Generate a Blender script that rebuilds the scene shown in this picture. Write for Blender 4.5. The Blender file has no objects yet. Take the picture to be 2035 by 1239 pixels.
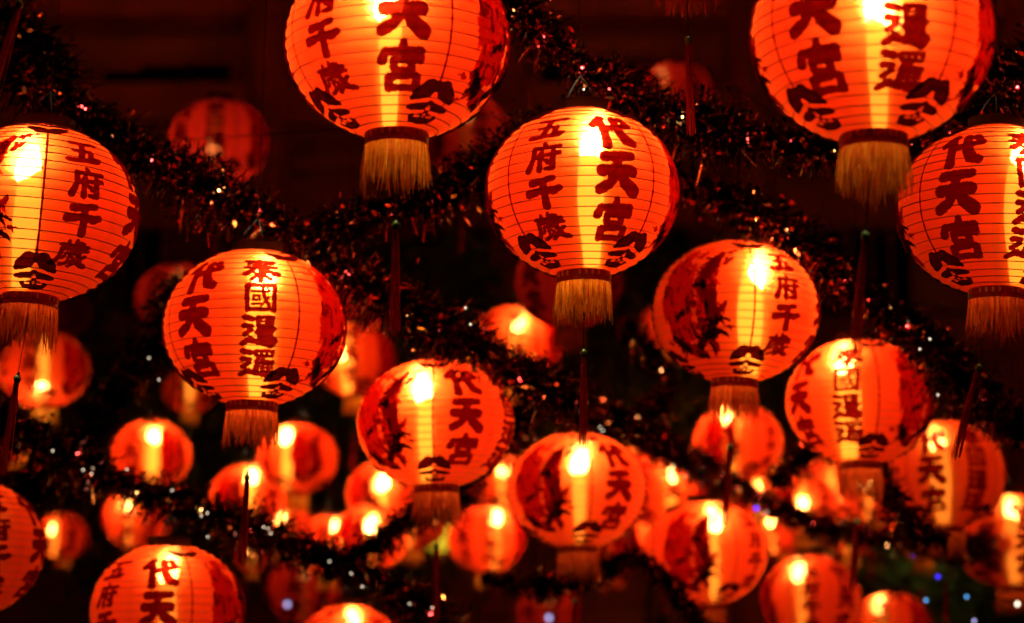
import bpy, math, random
import numpy as np
from mathutils import Vector, Matrix

R = math.radians
scene = bpy.context.scene
col = scene.collection

# ------------------------------------------------------------------ camera
FOV = 24.0
PITCH = 10.0
W0, H0 = 2035.0, 1239.0
FPX = (W0 / 2) / math.tan(R(FOV / 2))
CAM = Vector((0.0, 0.0, 1.6))
cam_d = bpy.data.cameras.new('camera')
cam_d.sensor_width = 36.0
cam_d.lens = 18.0 / math.tan(R(FOV / 2))
cam_d.clip_start = 0.05
cam_d.clip_end = 2000.0
cam_d.dof.use_dof = True
cam_d.dof.focus_distance = 5.25
cam_d.dof.aperture_fstop = 2.3
cam = bpy.data.objects.new('camera', cam_d)
cam.location = CAM
cam.rotation_euler = (R(90 + PITCH), 0, 0)
col.objects.link(cam)
scene.camera = cam

# ------------------------------------------------------------------ world: night sky
world = bpy.data.worlds.new('World')
scene.world = world
world.use_nodes = True
wn = world.node_tree
sky = wn.nodes.new('ShaderNodeTexSky')
sky.sky_type = 'NISHITA'
sky.sun_disc = False
sky.sun_elevation = R(-8)
sky.sun_rotation = R(200)
wn.links.new(sky.outputs[0], wn.nodes['Background'].inputs[0])
wn.nodes['Background'].inputs[1].default_value = 0.01

# ------------------------------------------------------------------ exposure / render
vs = scene.view_settings
vs.view_transform = 'Standard'
vs.look = 'None'
vs.exposure = 0.0
vs.gamma = 1.0
vs.use_curve_mapping = False
scene.cycles.use_denoising = True
scene.cycles.use_adaptive_sampling = True
scene.cycles.adaptive_threshold = 0.02
scene.cycles.max_bounces = 7
scene.cycles.diffuse_bounces = 2
scene.cycles.glossy_bounces = 3
scene.cycles.transmission_bounces = 4
scene.cycles.transparent_max_bounces = 10
scene.cycles.sample_clamp_indirect = 4.0
scene.cycles.caustics_reflective = False
scene.cycles.caustics_refractive = False

rng = np.random.default_rng(7)
random.seed(11)

# ------------------------------------------------------------------ helpers
CR = Vector((1, 0, 0))
CF = Vector((0, math.cos(R(PITCH)), math.sin(R(PITCH))))
CU = Vector((0, -math.sin(R(PITCH)), math.cos(R(PITCH))))

def at(px, py, d):
    """a point at depth d along the view axis, seen at photo pixel (px, py)"""
    return CAM + CF * d + CR * ((px - W0 / 2) / FPX * d) + CU * (-(py - H0 / 2) / FPX * d)

def mesh(name, v, f, mats=(), midx=None, smooth=False):
    m = bpy.data.meshes.new(name)
    m.from_pydata([tuple(map(float, p)) for p in v], [], [tuple(map(int, q)) for q in f])
    for mt in mats:
        m.materials.append(mt)
    if midx is not None:
        m.polygons.foreach_set('material_index', np.asarray(midx, dtype=np.int32))
    if smooth:
        m.polygons.foreach_set('use_smooth', np.ones(len(m.polygons), dtype=bool))
    m.update()
    return m

def obj(name, data, parent=None, loc=(0, 0, 0), rot=(0, 0, 0), scale=(1, 1, 1)):
    o = bpy.data.objects.new(name, data)
    col.objects.link(o)
    o.parent = parent
    o.location = loc
    o.rotation_euler = rot
    o.scale = scale
    return o

def tag(o, label=None, cat=None, group=None, kind=None):
    if label: o['label'] = label
    if cat: o['category'] = cat
    if group: o['group'] = group
    if kind: o['kind'] = kind
    return o

class MB:
    """collects vertices and faces of one mesh"""
    def __init__(s):
        s.v, s.f, s.m = [], [], []
    def add(s, v, f, mi=0):
        b = len(s.v)
        s.v += [tuple(p) for p in v]
        s.f += [tuple(i + b for i in q) for q in f]
        s.m += [mi] * len(f)
    def box(s, c, h, mi=0):
        x, y, z = c; a, b, d = h
        v = [(x + i * a, y + j * b, z + k * d) for i in (-1, 1) for j in (-1, 1) for k in (-1, 1)]
        s.add(v, [(0, 1, 3, 2), (4, 6, 7, 5), (0, 4, 5, 1), (2, 3, 7, 6), (0, 2, 6, 4), (1, 5, 7, 3)], mi)
    def tube(s, pts, rad, n=6, mi=0, caps=True):
        pts = [Vector(p) for p in pts]
        rad = rad if hasattr(rad, '__len__') else [rad] * len(pts)
        rows = []
        for i, p in enumerate(pts):
            t = (pts[min(i + 1, len(pts) - 1)] - pts[max(i - 1, 0)]).normalized()
            u = t.cross(Vector((0, 0, 1)))
            if u.length < 1e-3: u = t.cross(Vector((0, 1, 0)))
            u.normalize(); w = t.cross(u)
            rows.append([p + (u * math.cos(2 * math.pi * k / n) + w * math.sin(2 * math.pi * k / n)) * rad[i] for k in range(n)])
        v = [q for r in rows for q in r]
        f = [(i * n + k, i * n + (k + 1) % n, (i + 1) * n + (k + 1) % n, (i + 1) * n + k) for i in range(len(pts) - 1) for k in range(n)]
        if caps:
            f += [tuple(range(n - 1, -1, -1)), tuple((len(pts) - 1) * n + k for k in range(n))]
        s.add(v, f, mi)
    def lathe(s, prof, n=32, mi=0, close=False):
        v = [(r * math.cos(2 * math.pi * k / n), r * math.sin(2 * math.pi * k / n), z) for r, z in prof for k in range(n)]
        m = len(prof)
        rows = range(m if close else m - 1)
        f = [(i * n + k, i * n + (k + 1) % n, ((i + 1) % m) * n + (k + 1) % n, ((i + 1) % m) * n + k) for i in rows for k in range(n)]
        s.add(v, f, mi)
    def build(s, name, mats, smooth=False):
        mats = mats if isinstance(mats, (list, tuple)) else [mats]
        return mesh(name, s.v, s.f, mats, s.m, smooth)

# ------------------------------------------------------------------ materials
def new_mat(name):
    m = bpy.data.materials.new(name)
    m.use_nodes = True
    nt = m.node_tree
    for n in list(nt.nodes): nt.nodes.remove(n)
    out = nt.nodes.new('ShaderNodeOutputMaterial')
    return m, nt, out

def N(nt, t, **kw):
    n = nt.nodes.new(t)
    for k, v in kw.items(): setattr(n, k, v)
    return n

def mat_plain(name, c, rough=0.7, metal=0.0, noise=0.0, nscale=20.0):
    m, nt, out = new_mat(name)
    p = N(nt, 'ShaderNodeBsdfPrincipled')
    p.inputs['Base Color'].default_value = (*c, 1)
    p.inputs['Roughness'].default_value = rough
    p.inputs['Metallic'].default_value = metal
    if noise:
        tc = N(nt, 'ShaderNodeTexCoord'); nz = N(nt, 'ShaderNodeTexNoise')
        nz.inputs['Scale'].default_value = nscale; nz.inputs['Detail'].default_value = 5
        nt.links.new(tc.outputs['Object'], nz.inputs['Vector'])
        rp = N(nt, 'ShaderNodeValToRGB')
        rp.color_ramp.elements[0].position = 0.3; rp.color_ramp.elements[1].position = 0.7
        rp.color_ramp.elements[0].color = (*[x * (1 - noise) for x in c], 1)
        rp.color_ramp.elements[1].color = (*[min(1, x * (1 + noise)) for x in c], 1)
        nt.links.new(nz.outputs['Fac'], rp.inputs[0])
        nt.links.new(rp.outputs[0], p.inputs['Base Color'])
    nt.links.new(p.outputs[0], out.inputs[0])
    return m

def mat_emit(name, c, s):
    m, nt, out = new_mat(name)
    e = N(nt, 'ShaderNodeEmission')
    e.inputs[0].default_value = (*c, 1); e.inputs[1].default_value = s
    nt.links.new(e.outputs[0], out.inputs[0])
    return m

def mat_cloth(name, c_tr, c_df, clear, clear_col, variation=0.2, weave=0.07, wide=0.0, wide_col=(1.0, 0.42, 0.06)):
    """thin lantern cloth: light comes through scattered, a little comes straight through"""
    m, nt, out = new_mat(name)
    tc = N(nt, 'ShaderNodeTexCoord')
    nz = N(nt, 'ShaderNodeTexNoise'); nz.inputs['Scale'].default_value = 9.0; nz.inputs['Detail'].default_value = 4
    nt.links.new(tc.outputs['Object'], nz.inputs['Vector'])
    # stretched noise: faint vertical creases of the cloth
    mp = N(nt, 'ShaderNodeMapping'); mp.inputs['Scale'].default_value = (45, 45, 2.5)
    nt.links.new(tc.outputs['Object'], mp.inputs['Vector'])
    nz2 = N(nt, 'ShaderNodeTexNoise'); nz2.inputs['Scale'].default_value = 1.0; nz2.inputs['Detail'].default_value = 2
    nt.links.new(mp.outputs[0], nz2.inputs['Vector'])
    add = N(nt, 'ShaderNodeMath', operation='ADD'); nt.links.new(nz.outputs['Fac'], add.inputs[0]); nt.links.new(nz2.outputs['Fac'], add.inputs[1])
    mr = N(nt, 'ShaderNodeMapRange'); mr.inputs[1].default_value = 0.65; mr.inputs[2].default_value = 1.35
    mr.inputs[3].default_value = 1 - variation; mr.inputs[4].default_value = 1.0
    nt.links.new(add.outputs[0], mr.inputs[0])
    # lapped cloth seams: narrow double layers at a few azimuths
    sx = N(nt, 'ShaderNodeSeparateXYZ'); nt.links.new(tc.outputs['Object'], sx.inputs[0])
    an = N(nt, 'ShaderNodeMath', operation='ARCTAN2'); nt.links.new(sx.outputs[0], an.inputs[0]); nt.links.new(sx.outputs[1], an.inputs[1])
    ab = N(nt, 'ShaderNodeMath', operation='PINGPONG'); ab.inputs[1].default_value = math.pi / 4; nt.links.new(an.outputs[0], ab.inputs[0])
    lt = N(nt, 'ShaderNodeMath', operation='LESS_THAN'); lt.inputs[1].default_value = 0.045; nt.links.new(ab.outputs[0], lt.inputs[0])
    sm = N(nt, 'ShaderNodeMath', operation='MULTIPLY_ADD'); sm.inputs[1].default_value = -0.2; sm.inputs[2].default_value = 1.0
    nt.links.new(lt.outputs[0], sm.inputs[0])
    mm = N(nt, 'ShaderNodeMath', operation='MULTIPLY'); nt.links.new(mr.outputs[0], mm.inputs[0]); nt.links.new(sm.outputs[0], mm.inputs[1])
    vm = N(nt, 'ShaderNodeVectorMath', operation='SCALE'); vm.inputs[0].default_value = c_tr
    nt.links.new(mm.outputs[0], vm.inputs['Scale'])
    tr = N(nt, 'ShaderNodeBsdfTranslucent'); nt.links.new(vm.outputs[0], tr.inputs[0])
    df = N(nt, 'ShaderNodeBsdfDiffuse'); df.inputs[0].default_value = (*c_df, 1)
    tp = N(nt, 'ShaderNodeBsdfRefraction'); tp.inputs[0].default_value = (*clear_col, 1)
    tp.inputs['Roughness'].default_value = 0.45; tp.inputs['IOR'].default_value = 1.18
    wd = N(nt, 'ShaderNodeBsdfRefraction'); wd.inputs[0].default_value = (*wide_col, 1)
    wd.inputs['Roughness'].default_value = 0.85; wd.inputs['IOR'].default_value = 1.42
    aw = N(nt, 'ShaderNodeMixShader'); aw.inputs[0].default_value = wide
    a = N(nt, 'ShaderNodeMixShader'); a.inputs[0].default_value = 0.35
    nt.links.new(tr.outputs[0], a.inputs[1]); nt.links.new(df.outputs[0], a.inputs[2])
    b = N(nt, 'ShaderNodeMixShader'); b.inputs[0].default_value = clear
    nt.links.new(a.outputs[0], aw.inputs[1]); nt.links.new(wd.outputs[0], aw.inputs[2])
    nt.links.new(aw.outputs[0], b.inputs[1]); nt.links.new(tp.outputs[0], b.inputs[2])
    t2 = N(nt, 'ShaderNodeBsdfTransparent'); t2.inputs[0].default_value = (1.0, 0.42, 0.14, 1)
    e = N(nt, 'ShaderNodeMixShader'); e.inputs[0].default_value = weave
    nt.links.new(b.outputs[0], e.inputs[1]); nt.links.new(t2.outputs[0], e.inputs[2])
    nt.links.new(e.outputs[0], out.inputs[0])
    return m

def mat_ink(name, c, clear):
    """paint on the cloth: a little light still comes through it"""
    m, nt, out = new_mat(name)
    tr = N(nt, 'ShaderNodeBsdfTranslucent'); tr.inputs[0].default_value = (*c, 1)
    df = N(nt, 'ShaderNodeBsdfDiffuse'); df.inputs[0].default_value = (*[x * 0.6 for x in c], 1)
    tp = N(nt, 'ShaderNodeBsdfTransparent'); tp.inputs[0].default_value = (0.9, 0.05, 0.03, 1)
    tc = N(nt, 'ShaderNodeTexCoord'); nz = N(nt, 'ShaderNodeTexNoise'); nz.inputs['Scale'].default_value = 60; nz.inputs['Detail'].default_value = 3
    nt.links.new(tc.outputs['Object'], nz.inputs['Vector'])
    mr = N(nt, 'ShaderNodeMapRange'); mr.inputs[1].default_value = 0.3; mr.inputs[2].default_value = 0.7
    mr.inputs[3].default_value = clear * 0.6; mr.inputs[4].default_value = clear * 1.4
    nt.links.new(nz.outputs['Fac'], mr.inputs[0])
    a = N(nt, 'ShaderNodeMixShader'); a.inputs[0].default_value = 0.4
    nt.links.new(tr.outputs[0], a.inputs[1]); nt.links.new(df.outputs[0], a.inputs[2])
    b = N(nt, 'ShaderNodeMixShader')
    nt.links.new(mr.outputs[0], b.inputs[0])
    nt.links.new(a.outputs[0], b.inputs[1]); nt.links.new(tp.outputs[0], b.inputs[2])
    nt.links.new(b.outputs[0], out.inputs[0])
    return m

def mat_thread(name, c):
    m, nt, out = new_mat(name)
    tc = N(nt, 'ShaderNodeTexCoord'); nz = N(nt, 'ShaderNodeTexNoise'); nz.inputs['Scale'].default_value = 90; nz.inputs['Detail'].default_value = 2
    nt.links.new(tc.outputs['Object'], nz.inputs['Vector'])
    mr = N(nt, 'ShaderNodeMapRange'); mr.inputs[1].default_value = 0.3; mr.inputs[2].default_value = 0.7; mr.inputs[3].default_value = 0.75; mr.inputs[4].default_value = 1.0
    nt.links.new(nz.outputs['Fac'], mr.inputs[0])
    vm = N(nt, 'ShaderNodeVectorMath', operation='SCALE'); vm.inputs[0].default_value = c
    nt.links.new(mr.outputs[0], vm.inputs['Scale'])
    tr = N(nt, 'ShaderNodeBsdfTranslucent'); nt.links.new(vm.outputs[0], tr.inputs[0])
    p = N(nt, 'ShaderNodeBsdfPrincipled'); nt.links.new(vm.outputs[0], p.inputs['Base Color']); p.inputs['Roughness'].default_value = 0.38
    a = N(nt, 'ShaderNodeMixShader'); a.inputs[0].default_value = 0.12
    nt.links.new(tr.outputs[0], a.inputs[1]); nt.links.new(p.outputs[0], a.inputs[2])
    nt.links.new(a.outputs[0], out.inputs[0])
    return m

M = {}
M['cloth'] = mat_cloth('lantern_cloth', (0.44, 0.0155, 0.0018), (0.60, 0.021, 0.004), 0.030, (1.0, 0.66, 0.18), weave=0.10, wide=0.042, wide_col=(1.0, 0.30, 0.035))
M['cloth_red'] = mat_cloth('lantern_cloth_red', (0.70, 0.018, 0.006), (0.60, 0.014, 0.008), 0.03, (1.0, 0.4, 0.12), weave=0.012)
M['cloth_green'] = mat_cloth('lantern_cloth_green', (0.55, 0.60, 0.05), (0.4, 0.5, 0.05), 0.10, (1.0, 0.9, 0.3))
M['rib'] = mat_plain('rib_wire', (0.10, 0.008, 0.004), 0.7)
M['ink'] = mat_ink('letter_ink', (0.105, 0.003, 0.004), 0.07)
M['ink_black'] = mat_ink('ornament_ink', (0.014, 0.004, 0.006), 0.035)
M['ink_mid'] = mat_ink('picture_red', (0.40, 0.012, 0.006), 0.24)
M['ink_dark'] = mat_ink('picture_maroon', (0.16, 0.004, 0.004), 0.10)
M['cap'] = mat_plain('black_cap', (0.006, 0.005, 0.005), 0.6)
M['collar'] = mat_plain('collar_band', (0.45, 0.05, 0.02), 0.4)
M['gold'] = mat_plain('gold_trim', (0.95, 0.62, 0.22), 0.35, 0.2)
M['fringe_gold'] = mat_thread('fringe_gold', (1.0, 0.44, 0.05))
M['fringe_red'] = mat_thread('fringe_maroon', (0.85, 0.15, 0.03))
M['tassel'] = mat_thread('tassel_thread', (0.95, 0.08, 0.05))
M['bead'] = mat_plain('green_bead', (0.10, 0.28, 0.08), 0.35)
M['cord'] = mat_plain('cord', (0.012, 0.008, 0.008), 0.8)
M['wire'] = mat_plain('cable', (0.015, 0.015, 0.015), 0.5)
LEVEL = {}
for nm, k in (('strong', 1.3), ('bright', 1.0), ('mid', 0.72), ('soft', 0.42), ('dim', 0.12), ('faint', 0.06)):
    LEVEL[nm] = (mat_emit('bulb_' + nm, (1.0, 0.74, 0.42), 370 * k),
                 mat_emit('tube_' + nm, (1.0, 0.56, 0.12), 17.0 * k))  # emission of the added streak shape, not of a lamp part
M['tin_red'] = mat_plain('tinsel_red', (1.0, 0.34, 0.32), 0.11, 1.0)
M['tin_dark'] = mat_plain('tinsel_dark', (0.10, 0.07, 0.07), 0.2, 1.0)
M['tin_gold'] = mat_plain('tinsel_silver', (0.98, 0.84, 0.72), 0.10, 1.0)
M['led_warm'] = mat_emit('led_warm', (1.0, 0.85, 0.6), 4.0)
M['led_red'] = mat_emit('led_red', (1.0, 0.07, 0.06), 44.0)
M['led_amber'] = mat_emit('led_amber', (1.0, 0.42, 0.12), 34.0)
M['led_blue'] = mat_emit('led_blue', (0.12, 0.45, 1.0), 4.5)
M['led_pale'] = mat_emit('led_pale', (0.55, 0.5, 1.0), 2.2)
M['led_deep'] = mat_emit('led_deep', (0.06, 0.03, 1.0), 3.0)
M['socket'] = mat_plain('led_socket', (0.02, 0.03, 0.02), 0.5)

# ------------------------------------------------------------------ drawing the print on the cloth
A = 0.225          # lantern radius
B = 0.198          # lantern half height
CUT = 75.0         # latitude of the rings

def sdf(strokes, X, Y, bold=1.0):
    d = np.full(X.shape, 1e3)
    for s in strokes:
        if len(s) == 1:
            x, y, w = s[0]
            d = np.minimum(d, np.hypot(X - x, Y - y) - w)
        for (x0, y0, w0), (x1, y1, w1) in zip(s, s[1:]):
            dx, dy = x1 - x0, y1 - y0
            t = np.clip(((X - x0) * dx + (Y - y0) * dy) / max(dx * dx + dy * dy, 1e-6), 0, 1)
            d = np.minimum(d, np.hypot(X - x0 - t * dx, Y - y0 - t * dy) - bold * (w0 + t * (w1 - w0)))
    return d

def outline(strokes, res=52, lo=-10.0, hi=110.0, noise=0.0, seed=0, holes=None, bold=1.0):
    """triangles filling the inked area in a 100 x 100 box (y down)"""
    g = np.linspace(lo, hi, res)
    X, Y = np.meshgrid(g, g)
    D = sdf(strokes, X, Y, bold)
    if holes is not None:
        D = np.maximum(D, -sdf(holes, X, Y))
    if noise:
        r = np.random.default_rng(seed)
        nz = r.normal(size=X.shape)
        nz = (nz + np.roll(nz, 1, 0) + np.roll(nz, 1, 1) + np.roll(nz, (1, 1), (0, 1))) / 2
        D = D + noise * nz
    vid, V, T = {}, [], []
    def corner(i, j):
        k = (i, j)
        if k not in vid:
            vid[k] = len(V); V.append((X[i, j], Y[i, j]))
        return vid[k]
    def edge(a, b):
        k = (a, b) if a < b else (b, a)
        if k not in vid:
            da, db = D[a], D[b]
            t = da / (da - db)
            vid[k] = len(V)
            V.append((X[a] + t * (X[b] - X[a]), Y[a] + t * (Y[b] - Y[a])))
        return vid[k]
    inside = D < 0
    for i in range(res - 1):
        for j in range(res - 1):
            c = [(i, j), (i, j + 1), (i + 1, j + 1), (i + 1, j)]
            n_in = sum(bool(inside[q]) for q in c)
            if n_in == 0: continue
            if n_in == 4:
                T.append([corner(*q) for q in c]); continue
            for tri in ((c[0], c[1], c[2]), (c[0], c[2], c[3])):
                poly = []
                for a, b in zip(tri, tri[1:] + tri[:1]):
                    if inside[a]: poly.append(corner(*a))
                    if bool(inside[a]) != bool(inside[b]): poly.append(edge(a, b))
                if len(poly) >= 3: T.append(poly)
    return np.array(V), T

def wrap(V, width, lat_top, lat_bot, off):
    """the box laid on the lantern around azimuth 0 (towards -Y): width in metres, top and bottom latitude in degrees"""
    lat = np.radians(lat_top + (lat_bot - lat_top) * V[:, 1] / 100.0)
    x = (V[:, 0] - 50) / 100.0 * width
    az = x / (A * np.cos(lat))
    r = (A + off) * np.cos(lat)
    return np.stack([r * np.sin(az), -r * np.cos(az), (B + off) * np.sin(lat)], 1)

GL = {}
GL['wu'] = [[(20,14,7),(60,12,6),(96,8,7)], [(54,12,7),(40,85,8)], [(22,50,6),(75,47,6)], [(75,47,7),(70,85,8)], [(2,92,8),(50,88,7),(88,80,10),(98,74,5)]]
GL['fu'] = [[(52,0,6),(55,12,7)], [(20,17,6),(60,17,6),(97,13,7)], [(22,17,7),(20,55,7),(4,94,9)], [(46,30,6),(32,52,5)], [(42,45,6),(40,96,8)],
            [(48,46,6),(98,38,7)], [(80,28,7),(80,88,8)], [(80,90,8),(60,91,6)], [(55,60,5),(66,70,7)]]
GL['qian'] = [[(80,4,8),(46,13,8),(16,18,10)], [(2,52,11),(50,42,8),(80,46,11),(98,38,8)], [(50,12,8),(52,60,8),(54,96,10)]]
GL['sui'] = [[(50,0,5),(50,18,5)], [(28,6,5),(28,19,5)], [(50,9,5),(74,8,5)], [(10,20,6),(88,18,6)], [(14,34,6),(92,30,6)], [(16,34,6),(14,65,6),(2,92,8)],
             [(28,46,4),(58,44,4)], [(42,46,4),(41,68,5)], [(30,56,4),(24,66,5)], [(52,56,4),(57,64,5)], [(60,68,5),(26,92,6)],
             [(66,18,6),(70,55,7),(82,80,9),(98,84,8)], [(90,48,5),(52,92,6)], [(80,20,4),(88,27,5)]]
GL['dai'] = [[(28,4,8),(4,32,8)], [(24,22,9),(28,60,8),(28,94,10)], [(42,42,7),(96,28,8)], [(58,6,8),(64,46,9),(80,78,11),(98,84,9)], [(78,4,7),(88,16,7)]]
GL['tian'] = [[(18,10,10),(86,6,9)], [(10,46,11),(50,39,8),(86,44,11)], [(52,10,8),(46,50,9),(30,76,9),(6,90,10)], [(54,46,9),(68,72,11),(90,90,13)]]
GL['gong'] = [[(50,0,7),(50,10,8)], [(14,19,8),(86,16,8)], [(13,19,8),(7,36,9)], [(87,16,8),(86,34,7)], [(31,36,6),(70,34,6)], [(31,36,7),(33,56,7)],
              [(70,34,7),(68,56,7)], [(33,56,6),(68,55,5)], [(48,56,5),(44,68,5)], [(22,70,7),(80,68,6)], [(22,70,7),(24,96,8)], [(80,68,7),(78,96,7)], [(24,95,7),(78,94,6)]]
GL['tai'] = [[(10,10,6),(90,8,6)], [(16,26,5),(84,24,5)], [(6,42,6),(94,38,6)], [(48,2,6),(44,30,7),(26,55,7),(4,72,8)], [(52,38,7),(74,58,8),(98,70,9)],
             [(50,50,7),(50,98,7)], [(30,64,5),(40,74,5)], [(40,78,5),(24,94,6)], [(66,62,5),(60,72,5)], [(60,76,5),(78,92,6)]]
GL['guo'] = [[(10,8,7),(90,6,7)], [(10,8,7),(12,96,7)], [(90,6,7),(88,96,7)], [(12,92,7),(88,91,7)], [(24,30,4),(76,28,4)], [(29,44,4),(46,44,4)], [(29,44,4),(29,60,4)],
             [(46,44,4),(46,60,4)], [(29,60,4),(46,60,4)], [(24,75,4),(52,72,4)], [(56,18,5),(60,50,5),(74,78,6)], [(74,48,4),(52,78,4)], [(68,18,3),(75,23,4)]]
WALK = [[(6,8,8),(26,14,8)], [(6,36,8),(25,38,7)], [(26,50,6),(8,64,7)], [(4,94,8),(24,78,8)], [(22,84,8),(60,91,8),(82,97,10),(99,82,6)]]
BIRD = [[(52,40,6),(42,58,6)], [(50,50,6),(50,80,6)], [(50,47,5),(92,44,6)], [(54,57,5),(86,56,5)], [(54,66,5),(86,65,5)], [(50,78,6),(94,76,6)], [(70,44,6),(70,78,6)]]
GL['xian'] = WALK + BIRD + [[(44,8,6),(86,6,6)], [(44,8,6),(46,34,6)], [(86,6,6),(84,34,6)], [(46,21,4),(84,20,4)], [(46,34,5),(84,33,5)]]
GL['luo'] = WALK + [[(66,36,5),(60,48,5)], [(64,46,5),(64,82,5)], [(66,44,5),(94,42,5)], [(68,55,4),(92,54,4)], [(68,66,4),(92,65,4)], [(64,80,5),(96,78,5)], [(80,42,5),(80,80,5)]] + \
    [[(42,8,5),(92,6,5)], [(42,8,5),(44,24,5)], [(92,6,5),(90,24,5)], [(44,25,5),(90,24,5)], [(58,8,4),(59,24,4)], [(75,8,4),(75,24,4)],
     [(52,32,5),(44,44,5),(54,50,5),(44,62,6)], [(50,62,5),(50,82,5)], [(40,72,4),(42,80,4)]]

BOLD = dict(wu=1.34, fu=1.25, qian=1.36, sui=1.22, dai=1.42, tian=1.42, gong=1.32, tai=1.28, guo=1.14, xian=1.3, luo=1.3)
def column(chars, width, lat_top, lat_bot, gap):
    n = len(chars)
    step = (lat_bot - lat_top) / n
    vs_, fs_ = [], []
    for i, c in enumerate(chars):
        V, T = outline(GL[c], res=54, noise=0.8, seed=sum(map(ord, c)), bold=BOLD[c])
        t0 = lat_top + step * (i + gap / 2); t1 = lat_top + step * (i + 1 - gap / 2)
        base = sum(len(q) for q in vs_)
        vs_.append(wrap(V, width, t0, t1, 0.0042))
        fs_ += [[k + base for k in t] for t in T]
    return np.concatenate(vs_), fs_

ORN = [[(50,20,16)], [(34,21,19),(19,31,14),(10,40,7)], [(66,21,19),(81,31,14),(90,40,7)], [(50,50,7)], [(44,56,9),(22,60,9),(12,60,6)], [(56,56,9),(78,60,9),(88,60,6)],
       [(50,70,6),(50,90,8)], [(26,80,6),(34,88,9),(50,93,8),(66,88,9),(74,80,6)], [(38,78,6),(62,78,6)]]
ORN_H = [[(50,30,4),(50,36,7)], [(4,49,2.2),(24,48,2.6),(42,44,1.6)], [(96,49,2.2),(76,48,2.6),(58,44,1.6)], [(50,57,3),(50,60,5)], [(14,70,1.8),(40,68,2.2)], [(86,70,1.8),(60,68,2.2)],
         [(34,79,3.6),(40,79,3.6)], [(60,79,3.6),(66,79,3.6)], [(50,77,4)]]
PIC_A = [[(18,22,12),(14,50,16)], [(30,14,10),(34,40,16),(30,58,14)], [(46,20,5),(46,48,8)], [(20,70,12),(44,72,11)], [(24,4,3),(40,2,4)], [(52,6,4),(58,2,3)],
         [(70,22,12),(72,58,15)], [(60,36,8)], [(88,60,5)], [(66,80,8)]]
PIC_B = [[(78,8,5),(68,22,8),(60,32,7)], [(66,42,7),(80,44,5)], [(76,44,8),(78,66,7)], [(60,70,6),(70,76,7)], [(86,58,4),(96,52,2)], [(14,78,4),(30,88,6),(52,92,6)], [(74,86,4),(68,92,4)], [(88,16,3),(96,10,1)]]
_r = np.random.default_rng(77)
for _k in range(46):      # fine brush lines of robe folds, hair and clouds
    _x, _y = _r.uniform(4, 88), _r.uniform(6, 86)
    _a = _r.uniform(0, 6.3); _l = _r.uniform(5, 12); _c = _r.uniform(-0.9, 0.9)
    PIC_B.append([(_x, _y, 1.3), (_x + _l * math.cos(_a), _y + _l * math.sin(_a), 1.9), (_x + 1.8 * _l * math.cos(_a + _c), _y + 1.8 * _l * math.sin(_a + _c), 0.8)])
PIC_C = [[(52,34,2),(66,36,4)], [(71,53,3),(72,60,2)], [(20,62,1.5),(32,60,2),(46,55,1.5)], [(14,76,2),(24,84,4),(34,88,3.5)], [(50,88,4),(62,80,5),(78,74,4)], [(74,68,3.5),(88,64,2.5),(99,66,1)],
         [(80,74,2.5),(96,78,1)], [(46,94,3),(56,97,2)], [(62,72,2),(70,66,1.5)], [(26,80,2),(20,90,1)], [(66,84,2),(72,92,1)], [(54,82,2),(50,74,1)]]

print_meshes = {}
v, f = column(['wu', 'fu', 'qian', 'sui'], 0.078, 45, -47, 0.16)
print_meshes['five'] = mesh('inscription_five', v, f, [M['ink']])
v, f = column(['dai', 'tian', 'gong'], 0.092, 45, -47, 0.13)
print_meshes['dai'] = mesh('inscription_heaven', v, f, [M['ink']])
v, f = column(['tai', 'guo', 'xian', 'luo'], 0.082, 46, -47, 0.10)
print_meshes['tai'] = mesh('inscription_country', v, f, [M['ink']])
V, T = outline(ORN, res=72, noise=0.35, seed=3, holes=ORN_H)
print_meshes['orn_low'] = mesh('ornament_low', wrap(V, 0.100, -36, -68, 0.0050), T, [M['ink_black']])
print_meshes['orn_top'] = mesh('ornament_top', wrap(V, 0.098, 46, 68, 0.0050), T, [M['ink_black']])
pv, pf, pm = [], [], []
for k, (S, nz_) in enumerate(((PIC_A, 2.0), (PIC_B, 1.3), (PIC_C, 1.4))):
    V, T = outline(S, res=84, noise=nz_, seed=20 + k)
    b = sum(len(q) for q in pv)
    pv.append(wrap(V, 0.205, 44, -50, 0.0036 + 0.0008 * k)); pf += [[i + b for i in t] for t in T]; pm += [k] * len(T)
print_meshes['picture'] = mesh('painted_figure', np.concatenate(pv), pf, [M['ink_mid'], M['ink_dark'], M['ink_black']], pm)
mb = MB()
lat = np.radians(np.linspace(47, -38, 40))
sv, sf = [], []
for i, l in enumerate(lat):
    w = 0.0025 + 0.0005 * math.sin(i * 1.7)
    for sgn in (-1, 1):
        az = sgn * w / (A * math.cos(l)); r = (A + 0.0040) * math.cos(l)
        sv.append((r * math.sin(az), -r * math.cos(az), (B + 0.004) * math.sin(l)))
sf = [(2 * i, 2 * i + 1, 2 * i + 3, 2 * i + 2) for i in range(39)]
print_meshes['seam'] = mesh('seam_line', sv, sf, [M['ink']])

# ------------------------------------------------------------------ lantern meshes
NR = 23
def shell_mesh(mat):
    n = 80
    prof = []
    lats = np.linspace(-CUT, CUT, NR + 1)
    sub = 4
    for i in range(NR):
        for k in range(sub):
            t = k / sub
            l = math.radians(lats[i] + (lats[i + 1] - lats[i]) * t)
            sag = 0.0016 * math.sin(math.pi * t)
            prof.append(((A - sag) * math.cos(l), (B - sag) * math.sin(l)))
    l = math.radians(CUT); prof.append((A * math.cos(l), B * math.sin(l)))
    b = MB(); b.lathe(prof, n)
    return b.build('shell', mat, True)

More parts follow.
